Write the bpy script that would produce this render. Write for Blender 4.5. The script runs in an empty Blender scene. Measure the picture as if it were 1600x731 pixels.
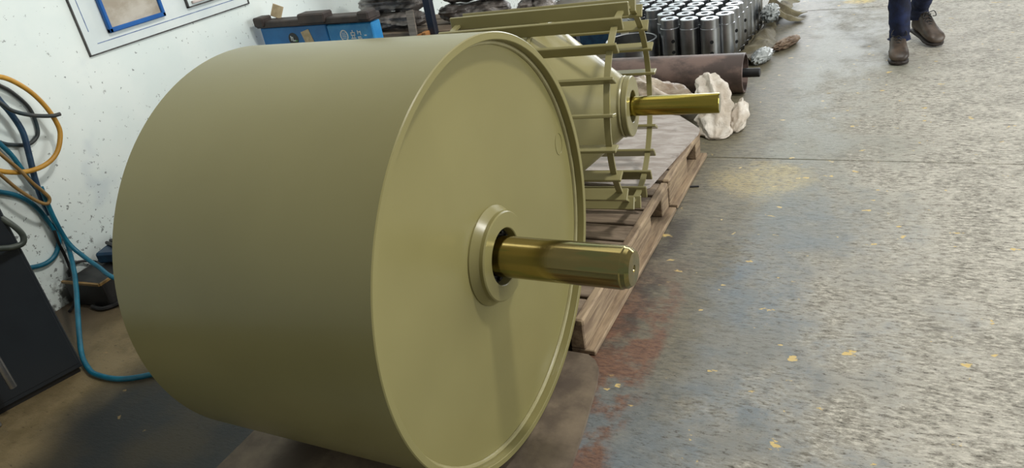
import bpy, math, random
from mathutils import Vector, Matrix, noise, Euler
random.seed(7)
S = bpy.context.scene
COL = S.collection
PI = math.pi
R = math.radians

# ---------------------------------------------------------------- camera, sky, lamps, exposure
cam_d = bpy.data.cameras.new('camera')
cam = bpy.data.objects.new('camera', cam_d)
COL.objects.link(cam)
F_PX, PITCH, ROLL, YAW, EYE = 1155.33, R(26.942), R(-10.233), R(-30.075), 1.5
cam_d.sensor_width = 36.0
cam_d.lens = 36.0 * F_PX / 1600.0
fwd = Vector((math.sin(YAW) * math.cos(PITCH), math.cos(YAW) * math.cos(PITCH), -math.sin(PITCH)))
rgt = Vector((math.cos(YAW), -math.sin(YAW), 0))
upv = rgt.cross(fwd)
r2 = math.cos(ROLL) * rgt + math.sin(ROLL) * upv
u2 = -math.sin(ROLL) * rgt + math.cos(ROLL) * upv
m3 = Matrix((r2, u2, -fwd)).transposed()
cam.matrix_world = Matrix.Translation((0, 0, EYE)) @ m3.to_4x4()
cam_d.clip_start = 0.02
S.camera = cam

world = bpy.data.worlds.new('sky')
S.world = world
world.use_nodes = True
bg = world.node_tree.nodes['Background']
bg.inputs[0].default_value = (1.0, 0.985, 0.93, 1)
bg.inputs[1].default_value = 0.27


def area(name, loc, target, sx, sy, power, col=(1, 1, 1)):
    d = bpy.data.lights.new(name, 'AREA')
    d.shape = 'RECTANGLE'
    d.size, d.size_y, d.energy, d.color = sx, sy, power, col
    o = bpy.data.objects.new(name, d)
    o.location = loc
    o.rotation_euler = (Vector(target) - Vector(loc)).to_track_quat('-Z', 'Y').to_euler()
    COL.objects.link(o)
    return o


area('roof_skylight', (1.6, 5.5, 5.6), (1.6, 5.5, 0), 1.4, 9.0, 72, (1.0, 0.985, 0.95))
area('roof_skylight', (-1.7, 7.0, 5.6), (-1.7, 7.0, 0), 1.2, 8.0, 34, (1.0, 0.985, 0.95))
area('high_bay_lamp', (1.35, 2.15, 5.0), (-0.6, 1.5, 0), 0.45, 0.45, 125, (1.0, 0.98, 0.93))
area('doorway_daylight', (7.5, 3.6, 2.2), (0, 2.6, 0.7), 6.0, 3.6, 430, (0.96, 1.0, 0.99))
area('far_doorway_daylight', (0.5, 15.5, 2.9), (0.0, 4.0, 0.4), 8.0, 4.6, 620, (0.93, 0.97, 1.0))

S.view_settings.view_transform = 'Standard'
S.view_settings.look = 'None'
S.view_settings.gamma = 1.0
S.view_settings.exposure = 0.13
S.view_settings.use_curve_mapping = False


# ---------------------------------------------------------------- materials
def lin(c):
    return tuple((v / 255 / 12.92) if v / 255 <= 0.04045 else ((v / 255 + 0.055) / 1.055) ** 2.4 for v in c) + (1.0,)


class NT:
    def __init__(self, name):
        self.m = bpy.data.materials.new(name)
        self.m.use_nodes = True
        self.t = self.m.node_tree
        self.b = self.t.nodes['Principled BSDF']

    def n(self, typ, **kw):
        nd = self.t.nodes.new(typ)
        for k, v in kw.items():
            setattr(nd, k, v)
        return nd

    def l(self, a, b):
        self.t.links.new(a, b)

    def pos(self, scale=(1, 1, 1), world=True, rot=(0, 0, 0)):
        if world:
            src = self.n('ShaderNodeNewGeometry').outputs['Position']
        else:
            src = self.n('ShaderNodeTexCoord').outputs['Object']
        mp = self.n('ShaderNodeMapping')
        mp.inputs['Scale'].default_value = scale
        mp.inputs['Rotation'].default_value = rot
        self.l(src, mp.inputs['Vector'])
        return mp.outputs[0]

    def noise(self, vec, scale, detail=4, rough=0.55, dist=0.0):
        nd = self.n('ShaderNodeTexNoise')
        nd.inputs['Scale'].default_value = scale
        nd.inputs['Detail'].default_value = detail
        nd.inputs['Roughness'].default_value = rough
        nd.inputs['Distortion'].default_value = dist
        self.l(vec, nd.inputs['Vector'])
        return nd.outputs[0]

    def ramp(self, val, a, b, smooth=True):
        nd = self.n('ShaderNodeMapRange')
        nd.interpolation_type = 'SMOOTHSTEP' if smooth else 'LINEAR'
        nd.inputs[1].default_value = a
        nd.inputs[2].default_value = b
        self.l(val, nd.inputs[0])
        return nd.outputs[0]

    def math(self, op, a, b=None, clamp=False):
        nd = self.n('ShaderNodeMath', operation=op, use_clamp=clamp)
        for i, v in enumerate((a, b)):
            if v is None:
                continue
            if isinstance(v, (int, float)):
                nd.inputs[i].default_value = v
            else:
                self.l(v, nd.inputs[i])
        return nd.outputs[0]

    def mix(self, fac, a, b):
        nd = self.n('ShaderNodeMix', data_type='RGBA')
        if isinstance(fac, (int, float)):
            nd.inputs[0].default_value = fac
        else:
            self.l(fac, nd.inputs[0])
        for i, v in ((6, a), (7, b)):
            if isinstance(v, tuple):
                nd.inputs[i].default_value = v
            else:
                self.l(v, nd.inputs[i])
        return nd.outputs[2]

    def sep(self, vec):
        nd = self.n('ShaderNodeSeparateXYZ')
        self.l(vec, nd.inputs[0])
        return nd.outputs

    def bump(self, val, strength, dist=0.01):
        nd = self.n('ShaderNodeBump')
        nd.inputs['Strength'].default_value = strength
        nd.inputs['Distance'].default_value = dist
        self.l(val, nd.inputs['Height'])
        self.l(nd.outputs[0], self.b.inputs['Normal'])

    def set(self, col=None, rough=0.5, metal=0.0, spec=None):
        if col is not None:
            if isinstance(col, tuple):
                self.b.inputs['Base Color'].default_value = col
            else:
                self.l(col, self.b.inputs['Base Color'])
        if isinstance(rough, (int, float)):
            self.b.inputs['Roughness'].default_value = rough
        else:
            self.l(rough, self.b.inputs['Roughness'])
        self.b.inputs['Metallic'].default_value = metal
        if spec is not None:
            self.b.inputs['Specular IOR Level'].default_value = spec
        return self.m


def mottled(name, c1, c2, scale=8, rough=0.5, metal=0.0, bump=0.0, stretch=(1, 1, 1), r2=None, spec=None):
    k = NT(name)
    v = k.pos(stretch, world=False)
    n = k.noise(v, scale, 5, 0.6)
    col = k.mix(k.ramp(n, 0.35, 0.68), lin(c1), lin(c2))
    if bump:
        k.bump(n, bump)
    rr = rough
    if r2 is not None:
        nd = k.n('ShaderNodeMapRange')
        nd.inputs[1].default_value, nd.inputs[2].default_value = 0.3, 0.7
        nd.inputs[3].default_value, nd.inputs[4].default_value = rough, r2
        k.l(n, nd.inputs[0])
        rr = nd.outputs[0]
    return k.set(col, rr, metal, spec)


def mat_floor():
    k = NT('worn_painted_concrete')
    p = k.pos()
    x, y, z = k.sep(p)[:3]
    ps = k.pos((1.0, 2.6, 1.0), rot=(0, 0, R(4)))
    big = k.noise(p, 1.3, 3, 0.5)
    mid = k.noise(p, 5.0, 8, 0.7)
    fine = k.noise(ps, 34.0, 8, 0.78)
    fine2 = k.noise(ps, 95.0, 5, 0.75)
    grain = k.noise(k.pos((1.0, 3.2, 1.0)), 17.0, 9, 0.82)
    conc = k.mix(k.ramp(mid, 0.36, 0.66), lin((142, 138, 127)), lin((182, 177, 165)))
    conc = k.mix(k.math('MULTIPLY', k.ramp(fine, 0.47, 0.62), 0.85), conc, lin((212, 206, 192)))
    conc = k.mix(k.math('MULTIPLY', k.ramp(grain, 0.49, 0.40), 0.75), conc, lin((98, 92, 81)))
    # grey blue paint left near the pallets, worn off towards the walkway
    bx = k.ramp(x, 0.75, -0.75, smooth=False)
    pm = k.math('ADD', k.math('MULTIPLY', bx, 0.62), k.math('MULTIPLY', big, 0.55))
    pm = k.math('ADD', pm, k.math('MULTIPLY', k.math('SUBTRACT', mid, 0.5), 0.8))
    pm = k.math('ADD', pm, k.math('MULTIPLY', k.math('SUBTRACT', fine, 0.5), 0.5))
    pm = k.ramp(pm, 0.50, 0.80)
    far = k.ramp(y, 2.3, 3.6)
    paint = k.mix(k.ramp(k.noise(p, 2.3, 5, 0.6), 0.38, 0.62), lin((112, 113, 108)), lin((88, 104, 116)))
    paint = k.mix(far, paint, lin((112, 113, 98)))
    paint = k.mix(k.math('MULTIPLY', k.ramp(grain, 0.47, 0.38), 0.6), paint, lin((92, 88, 78)))
    paint = k.mix(k.math('MULTIPLY', k.ramp(grain, 0.58, 0.66), 0.6), paint, lin((150, 142, 124)))
    col = k.mix(k.math('MULTIPLY', pm, 0.85), conc, paint)
    # drab grimy margin beside the pallets
    gm = k.ramp(k.math('ADD', x, k.math('MULTIPLY', k.math('SUBTRACT', mid, 0.5), 0.35)), -0.44, -0.58)
    gm = k.math('MULTIPLY', gm, k.ramp(y, 1.2, 2.0))
    col = k.mix(k.math('MULTIPLY', gm, 0.8), col, k.mix(k.ramp(grain, 0.4, 0.6), lin((84, 78, 62)), lin((122, 113, 90))))
    # dark pits and drag marks
    pits = k.ramp(k.math('ADD', fine, k.math('MULTIPLY', k.math('SUBTRACT', big, 0.5), 0.10)), 0.44, 0.375)
    col = k.mix(k.math('MULTIPLY', pits, 0.85), col, lin((66, 61, 54)))
    pits2 = k.ramp(fine2, 0.40, 0.32)
    col = k.mix(k.math('MULTIPLY', pits2, 0.6), col, lin((58, 54, 48)))
    # larger dark bruises
    br = k.ramp(k.noise(ps, 3.1, 4, 0.6), 0.33, 0.25)
    col = k.mix(k.math('MULTIPLY', br, 0.55), col, lin((70, 66, 58)))
    # yellow paint remains
    ye = k.ramp(k.noise(k.pos((1, 1.5, 1)), 10.5, 4, 0.6), 0.665, 0.685)
    col = k.mix(k.math('MULTIPLY', ye, 0.85), col, lin((214, 186, 116)))
    for (cx, cy, rr, amt) in ((-0.50, 3.22, 0.26, 0.40), (-0.05, 1.38, 0.12, 0.9), (-0.30, 6.7, 0.14, 0.9)):
        dx = k.math('SUBTRACT', x, cx)
        dy = k.math('SUBTRACT', y, cy)
        d = k.math('SQRT', k.math('ADD', k.math('MULTIPLY', dx, dx), k.math('MULTIPLY', dy, dy)))
        d = k.math('ADD', d, k.math('MULTIPLY', k.math('SUBTRACT', mid, 0.5), 1.3 * rr))
        msk = k.math('MULTIPLY', k.ramp(d, rr, rr * 0.45), amt)
        msk = k.math('MULTIPLY', msk, k.ramp(fine, 0.38, 0.56))
        col = k.mix(msk, col, lin((206, 182, 112)))
    # rust along the pallet foot
    rx = k.math('MULTIPLY', k.ramp(k.math('ADD', x, k.math('MULTIPLY', k.math('SUBTRACT', mid, 0.5), 0.25)), -0.60, -0.655), k.ramp(x, -1.3, -0.95))
    ry = k.math('MULTIPLY', k.ramp(y, 0.9, 1.35), k.ramp(y, 2.55, 2.0))
    ru = k.math('MULTIPLY', k.math('MULTIPLY', rx, ry), k.ramp(k.noise(p, 6.5, 6, 0.65), 0.37, 0.52))
    col = k.mix(k.math('MULTIPLY', ru, 0.9), col, k.mix(k.ramp(fine, 0.4, 0.6), lin((88, 60, 46)), lin((122, 86, 64))))
    # black grit strip
    gx = k.math('MULTIPLY', k.ramp(x, -0.68, -0.76), k.math('MULTIPLY', k.ramp(y, 1.75, 1.9), k.ramp(y, 3.2, 2.6)))
    gr = k.math('MULTIPLY', gx, k.ramp(mid, 0.42, 0.58))
    col = k.mix(k.math('MULTIPLY', gr, 0.75), col, lin((54, 47, 42)))
    # oily mud on the wall side
    lx = k.ramp(x, -1.25, -1.85)
    mud = k.mix(k.ramp(k.noise(p, 2.1, 5, 0.6), 0.42, 0.62), lin((56, 58, 58)), lin((76, 70, 58)))
    mud = k.mix(k.math('MULTIPLY', k.ramp(k.math('ADD', x, k.math('MULTIPLY', k.math('SUBTRACT', big, 0.5), 1.2)), -2.2, -2.55), 0.9), mud, k.mix(k.ramp(mid, 0.4, 0.6), lin((112, 98, 68)), lin((134, 118, 86))))
    mud = k.mix(k.ramp(fine, 0.42, 0.34), mud, lin((34, 31, 28)))
    mud = k.mix(k.math('MULTIPLY', k.ramp(x, -2.75, -3.2), 0.85), mud, lin((74, 64, 54)))
    col = k.mix(lx, col, mud)
    dust = k.math('MULTIPLY', lx, k.ramp(k.noise(p, 17, 4, 0.6), 0.69, 0.73))
    col = k.mix(dust, col, lin((158, 134, 92)))
    h = k.math('ADD', k.math('MULTIPLY', mid, 0.5), fine)
    k.bump(h, 0.55, 0.006)
    ro = k.n('ShaderNodeMapRange')
    ro.inputs[1].default_value, ro.inputs[2].default_value = 0, 1
    ro.inputs[3].default_value, ro.inputs[4].default_value = 0.72, 0.42
    k.l(k.math('MAXIMUM', pm, k.math('MULTIPLY', lx, 0.9)), ro.inputs[0])
    return k.set(col, ro.outputs[0], 0, 0.3)


def mat_wall():
    k = NT('chipped_white_wall_paint')
    p = k.pos()
    x, y, z = k.sep(p)[:3]
    big = k.noise(p, 2.2, 4, 0.6)
    col = k.mix(k.ramp(big, 0.35, 0.7), lin((226, 236, 232)), lin((236, 243, 238)))
    low = k.ramp(z, 0.75, 0.0, smooth=False)
    ch = k.noise(p, 38, 5, 0.66)
    thr = k.math('ADD', ch, k.math('MULTIPLY', low, 0.085))
    m = k.ramp(thr, 0.648, 0.685)
    col = k.mix(k.math('MULTIPLY', m, 0.75), col, lin((92, 94, 92)))
    ch2 = k.noise(k.pos((1, 1.8, 1)), 9, 6, 0.65)
    m2 = k.ramp(k.math('ADD', ch2, k.math('MULTIPLY', low, 0.05)), 0.675, 0.72)
    col = k.mix(k.math('MULTIPLY', m2, 0.6), col, lin((120, 118, 112)))
    sm = k.ramp(k.noise(p, 3.7, 3, 0.5), 0.62, 0.78)
    col = k.mix(k.math('MULTIPLY', sm, 0.35), col, lin((170, 184, 200)))
    foot = k.math('MULTIPLY', k.ramp(z, 0.20, 0.0), k.ramp(k.noise(p, 11, 5, 0.6), 0.42, 0.55))
    col = k.mix(k.math('MULTIPLY', foot, 0.9), col, lin((52, 48, 44)))
    k.bump(ch, 0.12, 0.004)
    return k.set(col, 0.6, 0, 0.3)


def mat_olive(name='olive_paint', c1=(124, 117, 75), c2=(130, 123, 80), rough=0.30):
    k = NT(name)
    v = k.pos(world=False)
    n = k.noise(v, 2.5, 3, 0.5)
    col = k.mix(k.ramp(n, 0.3, 0.7), lin(c1), lin(c2))
    sc = k.ramp(k.noise(k.pos((1, 6, 6), world=False), 5.5, 3, 0.5), 0.795, 0.81)
    col = k.mix(k.math('MULTIPLY', sc, 0.5), col, lin((70, 66, 42)))
    k.bump(k.noise(v, 140, 2, 0.5), 0.05, 0.001)
    return k.set(col, rough, 0, 0.38)


def mat_shaft(name='oiled_brass_steel', a=(138, 128, 82), b=(160, 144, 92), c=(118, 132, 86)):
    k = NT(name)
    v = k.pos((0.6, 5, 5), world=False)
    n = k.noise(v, 5, 3, 0.5)
    col = k.mix(k.ramp(n, 0.4, 0.6), lin(a), lin(b))
    col = k.mix(k.math('MULTIPLY', k.ramp(k.noise(v, 9, 2, 0.5), 0.55, 0.66), 0.5), col, lin(c))
    k.bump(k.noise(k.pos((60, 1, 1), world=False), 4, 2, 0.5), 0.03, 0.001)
    return k.set(col, 0.13, 1.0)


def mat_wood(name, c1, c2, stretch=(1, 14, 14), bump=0.3):
    k = NT(name)
    v = k.pos(stretch, world=False)
    n = k.noise(v, 4, 6, 0.65, 0.4)
    col = k.mix(k.ramp(n, 0.35, 0.65), lin(c1), lin(c2))
    st = k.ramp(k.noise(k.pos(world=False), 6, 5, 0.6), 0.60, 0.72)
    col = k.mix(k.math('MULTIPLY', st, 0.45), col, lin((70, 56, 46)))
    k.bump(n, bump, 0.004)
    return k.set(col, 0.75, 0, 0.25)


def mat_rust_tube():
    k = NT('mill_scale_steel')
    v = k.pos((0.6, 1, 1), world=False)
    n = k.noise(v, 6, 6, 0.62)
    col = k.mix(k.ramp(n, 0.4, 0.58), lin((84, 72, 68)), lin((124, 104, 96)))
    col = k.mix(k.math('MULTIPLY', k.ramp(k.noise(v, 3.2, 4, 0.6), 0.55, 0.68), 0.8), col, lin((58, 50, 48)))
    k.bump(n, 0.1, 0.002)
    return k.set(col, 0.45, 0.35)


def mat_cloth(name, c1, c2, c3, rough=0.6, weave=True, spec=0.3):
    k = NT(name)
    v = k.pos(world=False)
    n = k.noise(v, 7, 5, 0.6, 0.6)
    col = k.mix(k.ramp(n, 0.4, 0.62), lin(c1), lin(c2))
    col = k.mix(k.math('MULTIPLY', k.ramp(k.noise(v, 4, 4, 0.6), 0.56, 0.70), 0.7), col, lin(c3))
    k.bump(k.noise(v, 32 if weave else 22, 5, 0.7, 1.2), 0.6, 0.012)
    return k.set(col, rough, 0, spec)


M = {}
M['floor'] = mat_floor()
M['joint'] = mottled('joint_dirt', (48, 45, 40), (70, 66, 58), 20, 0.9)
M['wall'] = mat_wall()
M['olive'] = mat_olive()
M['olive2'] = mat_olive('olive_paint_cage', (131, 124, 85), (139, 132, 92), 0.28)
M['bead'] = mottled('olive_weld_bead', (138, 131, 92), (150, 143, 106), 10, 0.28, 0, 0.1)
M['shaft'] = mat_shaft()
M['shaft2'] = mat_shaft('oiled_yellow_steel', (160, 146, 66), (176, 158, 78), (140, 138, 62))
M['bore'] = mottled('dark_bore_steel', (22, 22, 24), (52, 50, 50), 30, 0.35, 0.7)
M['hole'] = mottled('dark_hole', (10, 10, 11), (16, 16, 17), 20, 0.9)
M['steel'] = mottled('turned_steel', (158, 160, 163), (202, 204, 207), 2.5, 0.26, 1.0, 0.0, (1, 1, 1), 0.32)
M['steel_top'] = mottled('faced_steel', (176, 182, 190), (222, 226, 232), 30, 0.35, 0.9)
M['rust'] = mat_rust_tube()
M['black'] = mottled('black_rubber', (22, 22, 24), (38, 37, 36), 12, 0.5)
M['cab'] = mottled('charcoal_cabinet_paint', (35, 40, 46), (42, 48, 54), 3, 0.42)
M['blue'] = mottled('blue_bench_paint', (14, 98, 160), (24, 116, 180), 5, 0.45)
M['blue_l'] = mottled('faded_blue_paint', (34, 124, 186), (62, 148, 200), 12, 0.5)
M['darkwood'] = mottled('dark_stained_lid', (46, 40, 38), (72, 60, 54), 9, 0.6)
M['frameblue'] = mottled('blue_frame_paint', (14, 84, 156), (20, 96, 170), 8, 0.4)
M['panelwhite'] = mottled('panel_white', (212, 222, 222), (226, 233, 230), 3, 0.5)
M['groove'] = mottled('dark_groove', (58, 56, 54), (86, 84, 82), 30, 0.7)
M['penline'] = mottled('blue_pencil_line', (70, 92, 142), (120, 140, 176), 40, 0.7)
M['notice'] = mottled('stained_board', (168, 158, 142), (196, 190, 178), 7, 0.2, 0, 0.1, (1, 1, 1.6))
M['pinkwood'] = mottled('pale_frame_wood', (188, 172, 164), (206, 194, 188), 14, 0.6)
M['pallet'] = mat_wood('weathered_pallet_wood', (118, 100, 82), (160, 140, 114), (12, 1.2, 12))
M['pallet_x'] = mat_wood('weathered_deck_wood', (104, 90, 76), (138, 122, 104), (1.2, 12, 12))
M['ply'] = mat_wood('grey_plywood', (150, 140, 132), (178, 170, 164), (2, 6, 8), 0.15)
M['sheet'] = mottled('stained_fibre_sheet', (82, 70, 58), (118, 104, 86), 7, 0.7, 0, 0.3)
M['sack'] = mat_cloth('white_woven_sack', (188, 176, 160), (216, 208, 196), (150, 122, 96))
M['bundle'] = mat_cloth('dusty_plastic_wrap', (150, 132, 112), (186, 172, 152), (128, 98, 72), 0.35, False, 0.6)
M['tarp'] = mat_cloth('olive_tarpaulin', (96, 88, 66), (122, 114, 88), (70, 62, 48), 0.65)
M['clear'] = mat_cloth('grey_plastic_film', (120, 126, 126), (186, 190, 188), (90, 92, 90), 0.25, False, 0.7)
M['rag'] = mat_cloth('brown_paper', (120, 100, 82), (150, 130, 108), (84, 64, 50))
M['wrap'] = mat_cloth('dusty_grey_film', (74, 68, 64), (140, 132, 126), (52, 48, 46), 0.3, False, 0.7)
M['post'] = mottled('dark_blue_post_paint', (34, 38, 48), (46, 50, 62), 6, 0.4)
M['orange'] = mat_wood('orange_timber', (150, 100, 56), (184, 130, 80))
M['slat'] = mat_wood('grey_slat_wood', (120, 112, 104), (150, 142, 132))
M['hose_blue'] = mottled('teal_hose_rubber', (6, 88, 112), (18, 108, 132), 18, 0.4)
M['hose_navy'] = mottled('navy_hose_rubber', (22, 46, 72), (34, 70, 96), 14, 0.45)
M['hose_yel'] = mottled('ochre_hose_rubber', (176, 128, 40), (204, 154, 60), 10, 0.45)
M['hose_dark'] = mottled('dark_green_hose_rubber', (30, 50, 56), (62, 58, 52), 9, 0.5)
M['hose_tan'] = mottled('tan_hose_rubber', (124, 96, 50), (150, 118, 66), 12, 0.5)
M['hose_grey'] = mottled('grey_green_hose_rubber', (58, 66, 60), (84, 90, 80), 12, 0.5)
M['chrome'] = mottled('dull_chrome', (150, 150, 150), (182, 182, 184), 10, 0.3, 0.9)
M['denim'] = mottled('navy_denim', (10, 17, 42), (22, 36, 76), 16, 0.8, 0, 0.4)
M['boot'] = mottled('brown_boot_leather', (56, 46, 38), (90, 76, 64), 11, 0.45, 0, 0.2)
M['sole'] = mottled('dark_boot_sole', (34, 28, 26), (54, 44, 40), 10, 0.6)
M['lace'] = mottled('dark_lace', (30, 28, 28), (60, 58, 56), 30, 0.8)
M['skin'] = mottled('skin', (138, 96, 72), (150, 106, 82), 6, 0.5)
M['hair'] = mottled('black_hair', (16, 14, 14), (30, 26, 24), 40, 0.5)
M['shirt'] = mottled('blue_work_shirt', (34, 52, 96), (48, 68, 116), 10, 0.8)
M['white'] = mottled('white_print', (200, 206, 206), (222, 226, 224), 30, 0.6)
M['green'] = mottled('green_print', (80, 150, 60), (100, 170, 80), 30, 0.6)
M['kraft'] = mottled('kraft_label', (176, 156, 122), (204, 186, 150), 25, 0.75)
M['sticker'] = mottled('black_sticker', (16, 20, 22), (26, 32, 34), 20, 0.4)


# ---------------------------------------------------------------- mesh helpers
class MB:
    def __init__(self):
        self.v, self.f = [], []

    def add(self, vs, fs):
        o = len(self.v)
        self.v += [tuple(a) for a in vs]
        self.f += [tuple(i + o for i in f) for f in fs]
        return self

    def box(self, c, s, rot=None):
        """bevel-free box: centre, full size, optional rotation matrix"""
        hx, hy, hz = s[0] / 2, s[1] / 2, s[2] / 2
        vs = [Vector((a * hx, b * hy, d * hz)) for a in (-1, 1) for b in (-1, 1) for d in (-1, 1)]
        if rot is not None:
            vs = [rot @ v for v in vs]
        c = Vector(c)
        return self.add([v + c for v in vs],
                        [(0, 1, 3, 2), (4, 6, 7, 5), (0, 4, 5, 1), (2, 3, 7, 6), (0, 2, 6, 4), (1, 5, 7, 3)])

    def cbox(self, c, s, b=0.004, rot=None):
        """box with chamfered edges (24 corners)"""
        h = [s[0] / 2, s[1] / 2, s[2] / 2]
        b = min(b, min(h) * 0.9)
        vs, idx = [], {}
        for sx in (-1, 1):
            for sy in (-1, 1):
                for sz in (-1, 1):
                    for ax in range(3):
                        q = [sx * h[0], sy * h[1], sz * h[2]]
                        for j in range(3):
                            if j != ax:
                                q[j] -= (sx, sy, sz)[j] * b
                        idx[(sx, sy, sz, ax)] = len(vs)
                        vs.append(Vector(q))
        fs = []
        def quad(ks):
            fs.append(tuple(idx[k] for k in ks))
        for ax in range(3):
            o = [j for j in range(3) if j != ax]
            for s_ in (-1, 1):
                ring = []
                for a, d in ((-1, -1), (1, -1), (1, 1), (-1, 1)):
                    k = [0, 0, 0]
                    k[ax], k[o[0]], k[o[1]] = s_, a, d
                    ring.append((k[0], k[1], k[2], ax))
                quad(ring)
        for e in range(3):
            o = [j for j in range(3) if j != e]
            for a in (-1, 1):
                for d in (-1, 1):
                    ks = []
                    for t, axs in ((-1, o), (1, o[::-1])):
                        for ax in axs:
                            k = [0, 0, 0]
                            k[e], k[o[0]], k[o[1]] = t, a, d
                            ks.append((k[0], k[1], k[2], ax))
                    quad(ks)
        for sx in (-1, 1):
            for sy in (-1, 1):
                for sz in (-1, 1):
                    quad([(sx, sy, sz, 0), (sx, sy, sz, 1), (sx, sy, sz, 2)])
        if rot is not None:
            vs = [rot @ v for v in vs]
        c = Vector(c)
        return self.add([v + c for v in vs], fs)

    def lathe(self, prof, n=64, org=(0, 0, 0), axis='X', closed=False):
        """profile of (s along axis, radius)"""
        org = Vector(org)
        vs, fs = [], []
        for s, r in prof:
            for i in range(n):
                t = 2 * PI * i / n
                c, d = math.cos(t) * r, math.sin(t) * r
                v = Vector((s, c, d)) if axis == 'X' else Vector((c, d, s))
                vs.append(v + org)
        m = len(prof)
        for j in range(m if closed else m - 1):
            a, b = j * n, ((j + 1) % m) * n
            for i in range(n):
                k = (i + 1) % n
                fs.append((a + i, a + k, b + k, b + i))
        if not closed:
            if prof[0][1] > 1e-6:
                fs.append(tuple(range(n))[::-1])
            if prof[-1][1] > 1e-6:
                fs.append(tuple(range((m - 1) * n, m * n)))
        return self.add(vs, fs)

    def tube(self, pts, r, n=10, closed=False, flat=None):
        pts = [Vector(p) for p in pts]
        m = len(pts)
        vs, fs = [], []
        ref = None
        for i, p in enumerate(pts):
            a = pts[(i - 1) % m] if (i or closed) else p
            b = pts[(i + 1) % m] if (i < m - 1 or closed) else p
            t = (b - a).normalized()
            if ref is None:
                ref = t.orthogonal().normalized()
            ref = (ref - t * ref.dot(t)).normalized()
            bi = t.cross(ref)
            ri = r[i] if isinstance(r, (list, tuple)) else r
            for k in range(n):
                an = 2 * PI * k / n
                vs.append(p + ref * math.cos(an) * ri + bi * math.sin(an) * ri)
        for i in range(m if closed else m - 1):
            j = (i + 1) % m
            for k in range(n):
                q = (k + 1) % n
                fs.append((i * n + k, i * n + q, j * n + q, j * n + k))
        if not closed:
            fs.append(tuple(range(n))[::-1])
            fs.append(tuple(range((m - 1) * n, m * n)))
        return self.add(vs, fs)

    def loft(self, rings):
        """list of rings (equal point counts), capped"""
        n = len(rings[0])
        vs, fs = [p for r in rings for p in r], []
        for i in range(len(rings) - 1):
            for k in range(n):
                q = (k + 1) % n
                fs.append((i * n + k, i * n + q, (i + 1) * n + q, (i + 1) * n + k))
        fs.append(tuple(range(n))[::-1])
        fs.append(tuple(range((len(rings) - 1) * n, len(rings) * n)))
        return self.add(vs, fs)

    def poly(self, pts2, z0, z1, frame=None):
        """prism from a 2-D outline"""
        n = len(pts2)
        vs = [Vector((x, y, z0)) for x, y in pts2] + [Vector((x, y, z1)) for x, y in pts2]
        if frame is not None:
            vs = [frame @ v for v in vs]
        fs = [tuple(range(n))[::-1], tuple(range(n, 2 * n))]
        fs += [(i, (i + 1) % n, n + (i + 1) % n, n + i) for i in range(n)]
        return self.add(vs, fs)

    def sheet(self, fn, nu, nv, th):
        """solid thin sheet from fn(u, v) -> Vector"""
        top = [fn(i / nu, j / nv) for i in range(nu + 1) for j in range(nv + 1)]
        bot = [p - Vector((0, 0, th)) for p in top]
        N = len(top)
        fs = []
        w = nv + 1
        for i in range(nu):
            for j in range(nv):
                a = i * w + j
                fs.append((a, a + w, a + w + 1, a + 1))
                fs.append((N + a, N + a + 1, N + a + w + 1, N + a + w))
        rim = [j for j in range(w)] + [i * w + nv for i in range(1, nu + 1)] + \
              [nu * w + j for j in range(nv - 1, -1, -1)] + [i * w for i in range(nu - 1, 0, -1)]
        for a, b in zip(rim, rim[1:] + rim[:1]):
            fs.append((a, b, N + b, N + a))
        return self.add(top + bot, fs)

    def build(self, name, mat, parent=None, smooth=35, loc=None):
        me = bpy.data.meshes.new(name)
        me.from_pydata(self.v, [], self.f)
        import bmesh
        bm = bmesh.new()
        bm.from_mesh(me)
        bmesh.ops.recalc_face_normals(bm, faces=bm.faces)
        bm.to_mesh(me)
        bm.free()
        for q in (mat if isinstance(mat, (list, tuple)) else [mat]):
            me.materials.append(q)
        if smooth:
            me.polygons.foreach_set('use_smooth', [True] * len(me.polygons))
            me.set_sharp_from_angle(angle=R(smooth))
        o = bpy.data.objects.new(name, me)
        COL.objects.link(o)
        if parent is not None:
            o.parent = parent
        if loc is not None:
            o.location = loc
        return o


def tag(o, label=None, cat=None, group=None, kind=None):
    if label:
        o['label'] = label
    if cat:
        o['category'] = cat
    if group:
        o['group'] = group
    if kind:
        o['kind'] = kind
    return o


def thing(name, label, cat, loc=(0, 0, 0), rz=0.0, group=None):
    o = bpy.data.objects.new(name, None)
    COL.objects.link(o)
    o.empty_display_size = 0.1
    o.location = loc
    o.rotation_euler = (0, 0, rz)
    return tag(o, label, cat, group)


def copy_tree(o, parent=None):
    c = o.copy()
    COL.objects.link(c)
    if parent is not None:
        c.parent = parent
    for ch in list(o.children):
        copy_tree(ch, c)
    return c


def spline(pts, n=8, closed=False):
    """Catmull-Rom resampling"""
    P = [Vector(p) for p in pts]
    m = len(P)
    out = []
    for i in range(m if closed else m - 1):
        p0 = P[(i - 1) % m] if (closed or i) else P[0]
        p1, p2 = P[i], P[(i + 1) % m]
        p3 = P[(i + 2) % m] if (closed or i + 2 < m) else P[-1]
        for k in range(n):
            t = k / n
            out.append(0.5 * ((2 * p1) + (p2 - p0) * t + (2 * p0 - 5 * p1 + 4 * p2 - p3) * t * t +
                              (3 * p1 - p0 - 3 * p2 + p3) * t ** 3))
    if not closed:
        out.append(P[-1])
    return out


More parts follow.
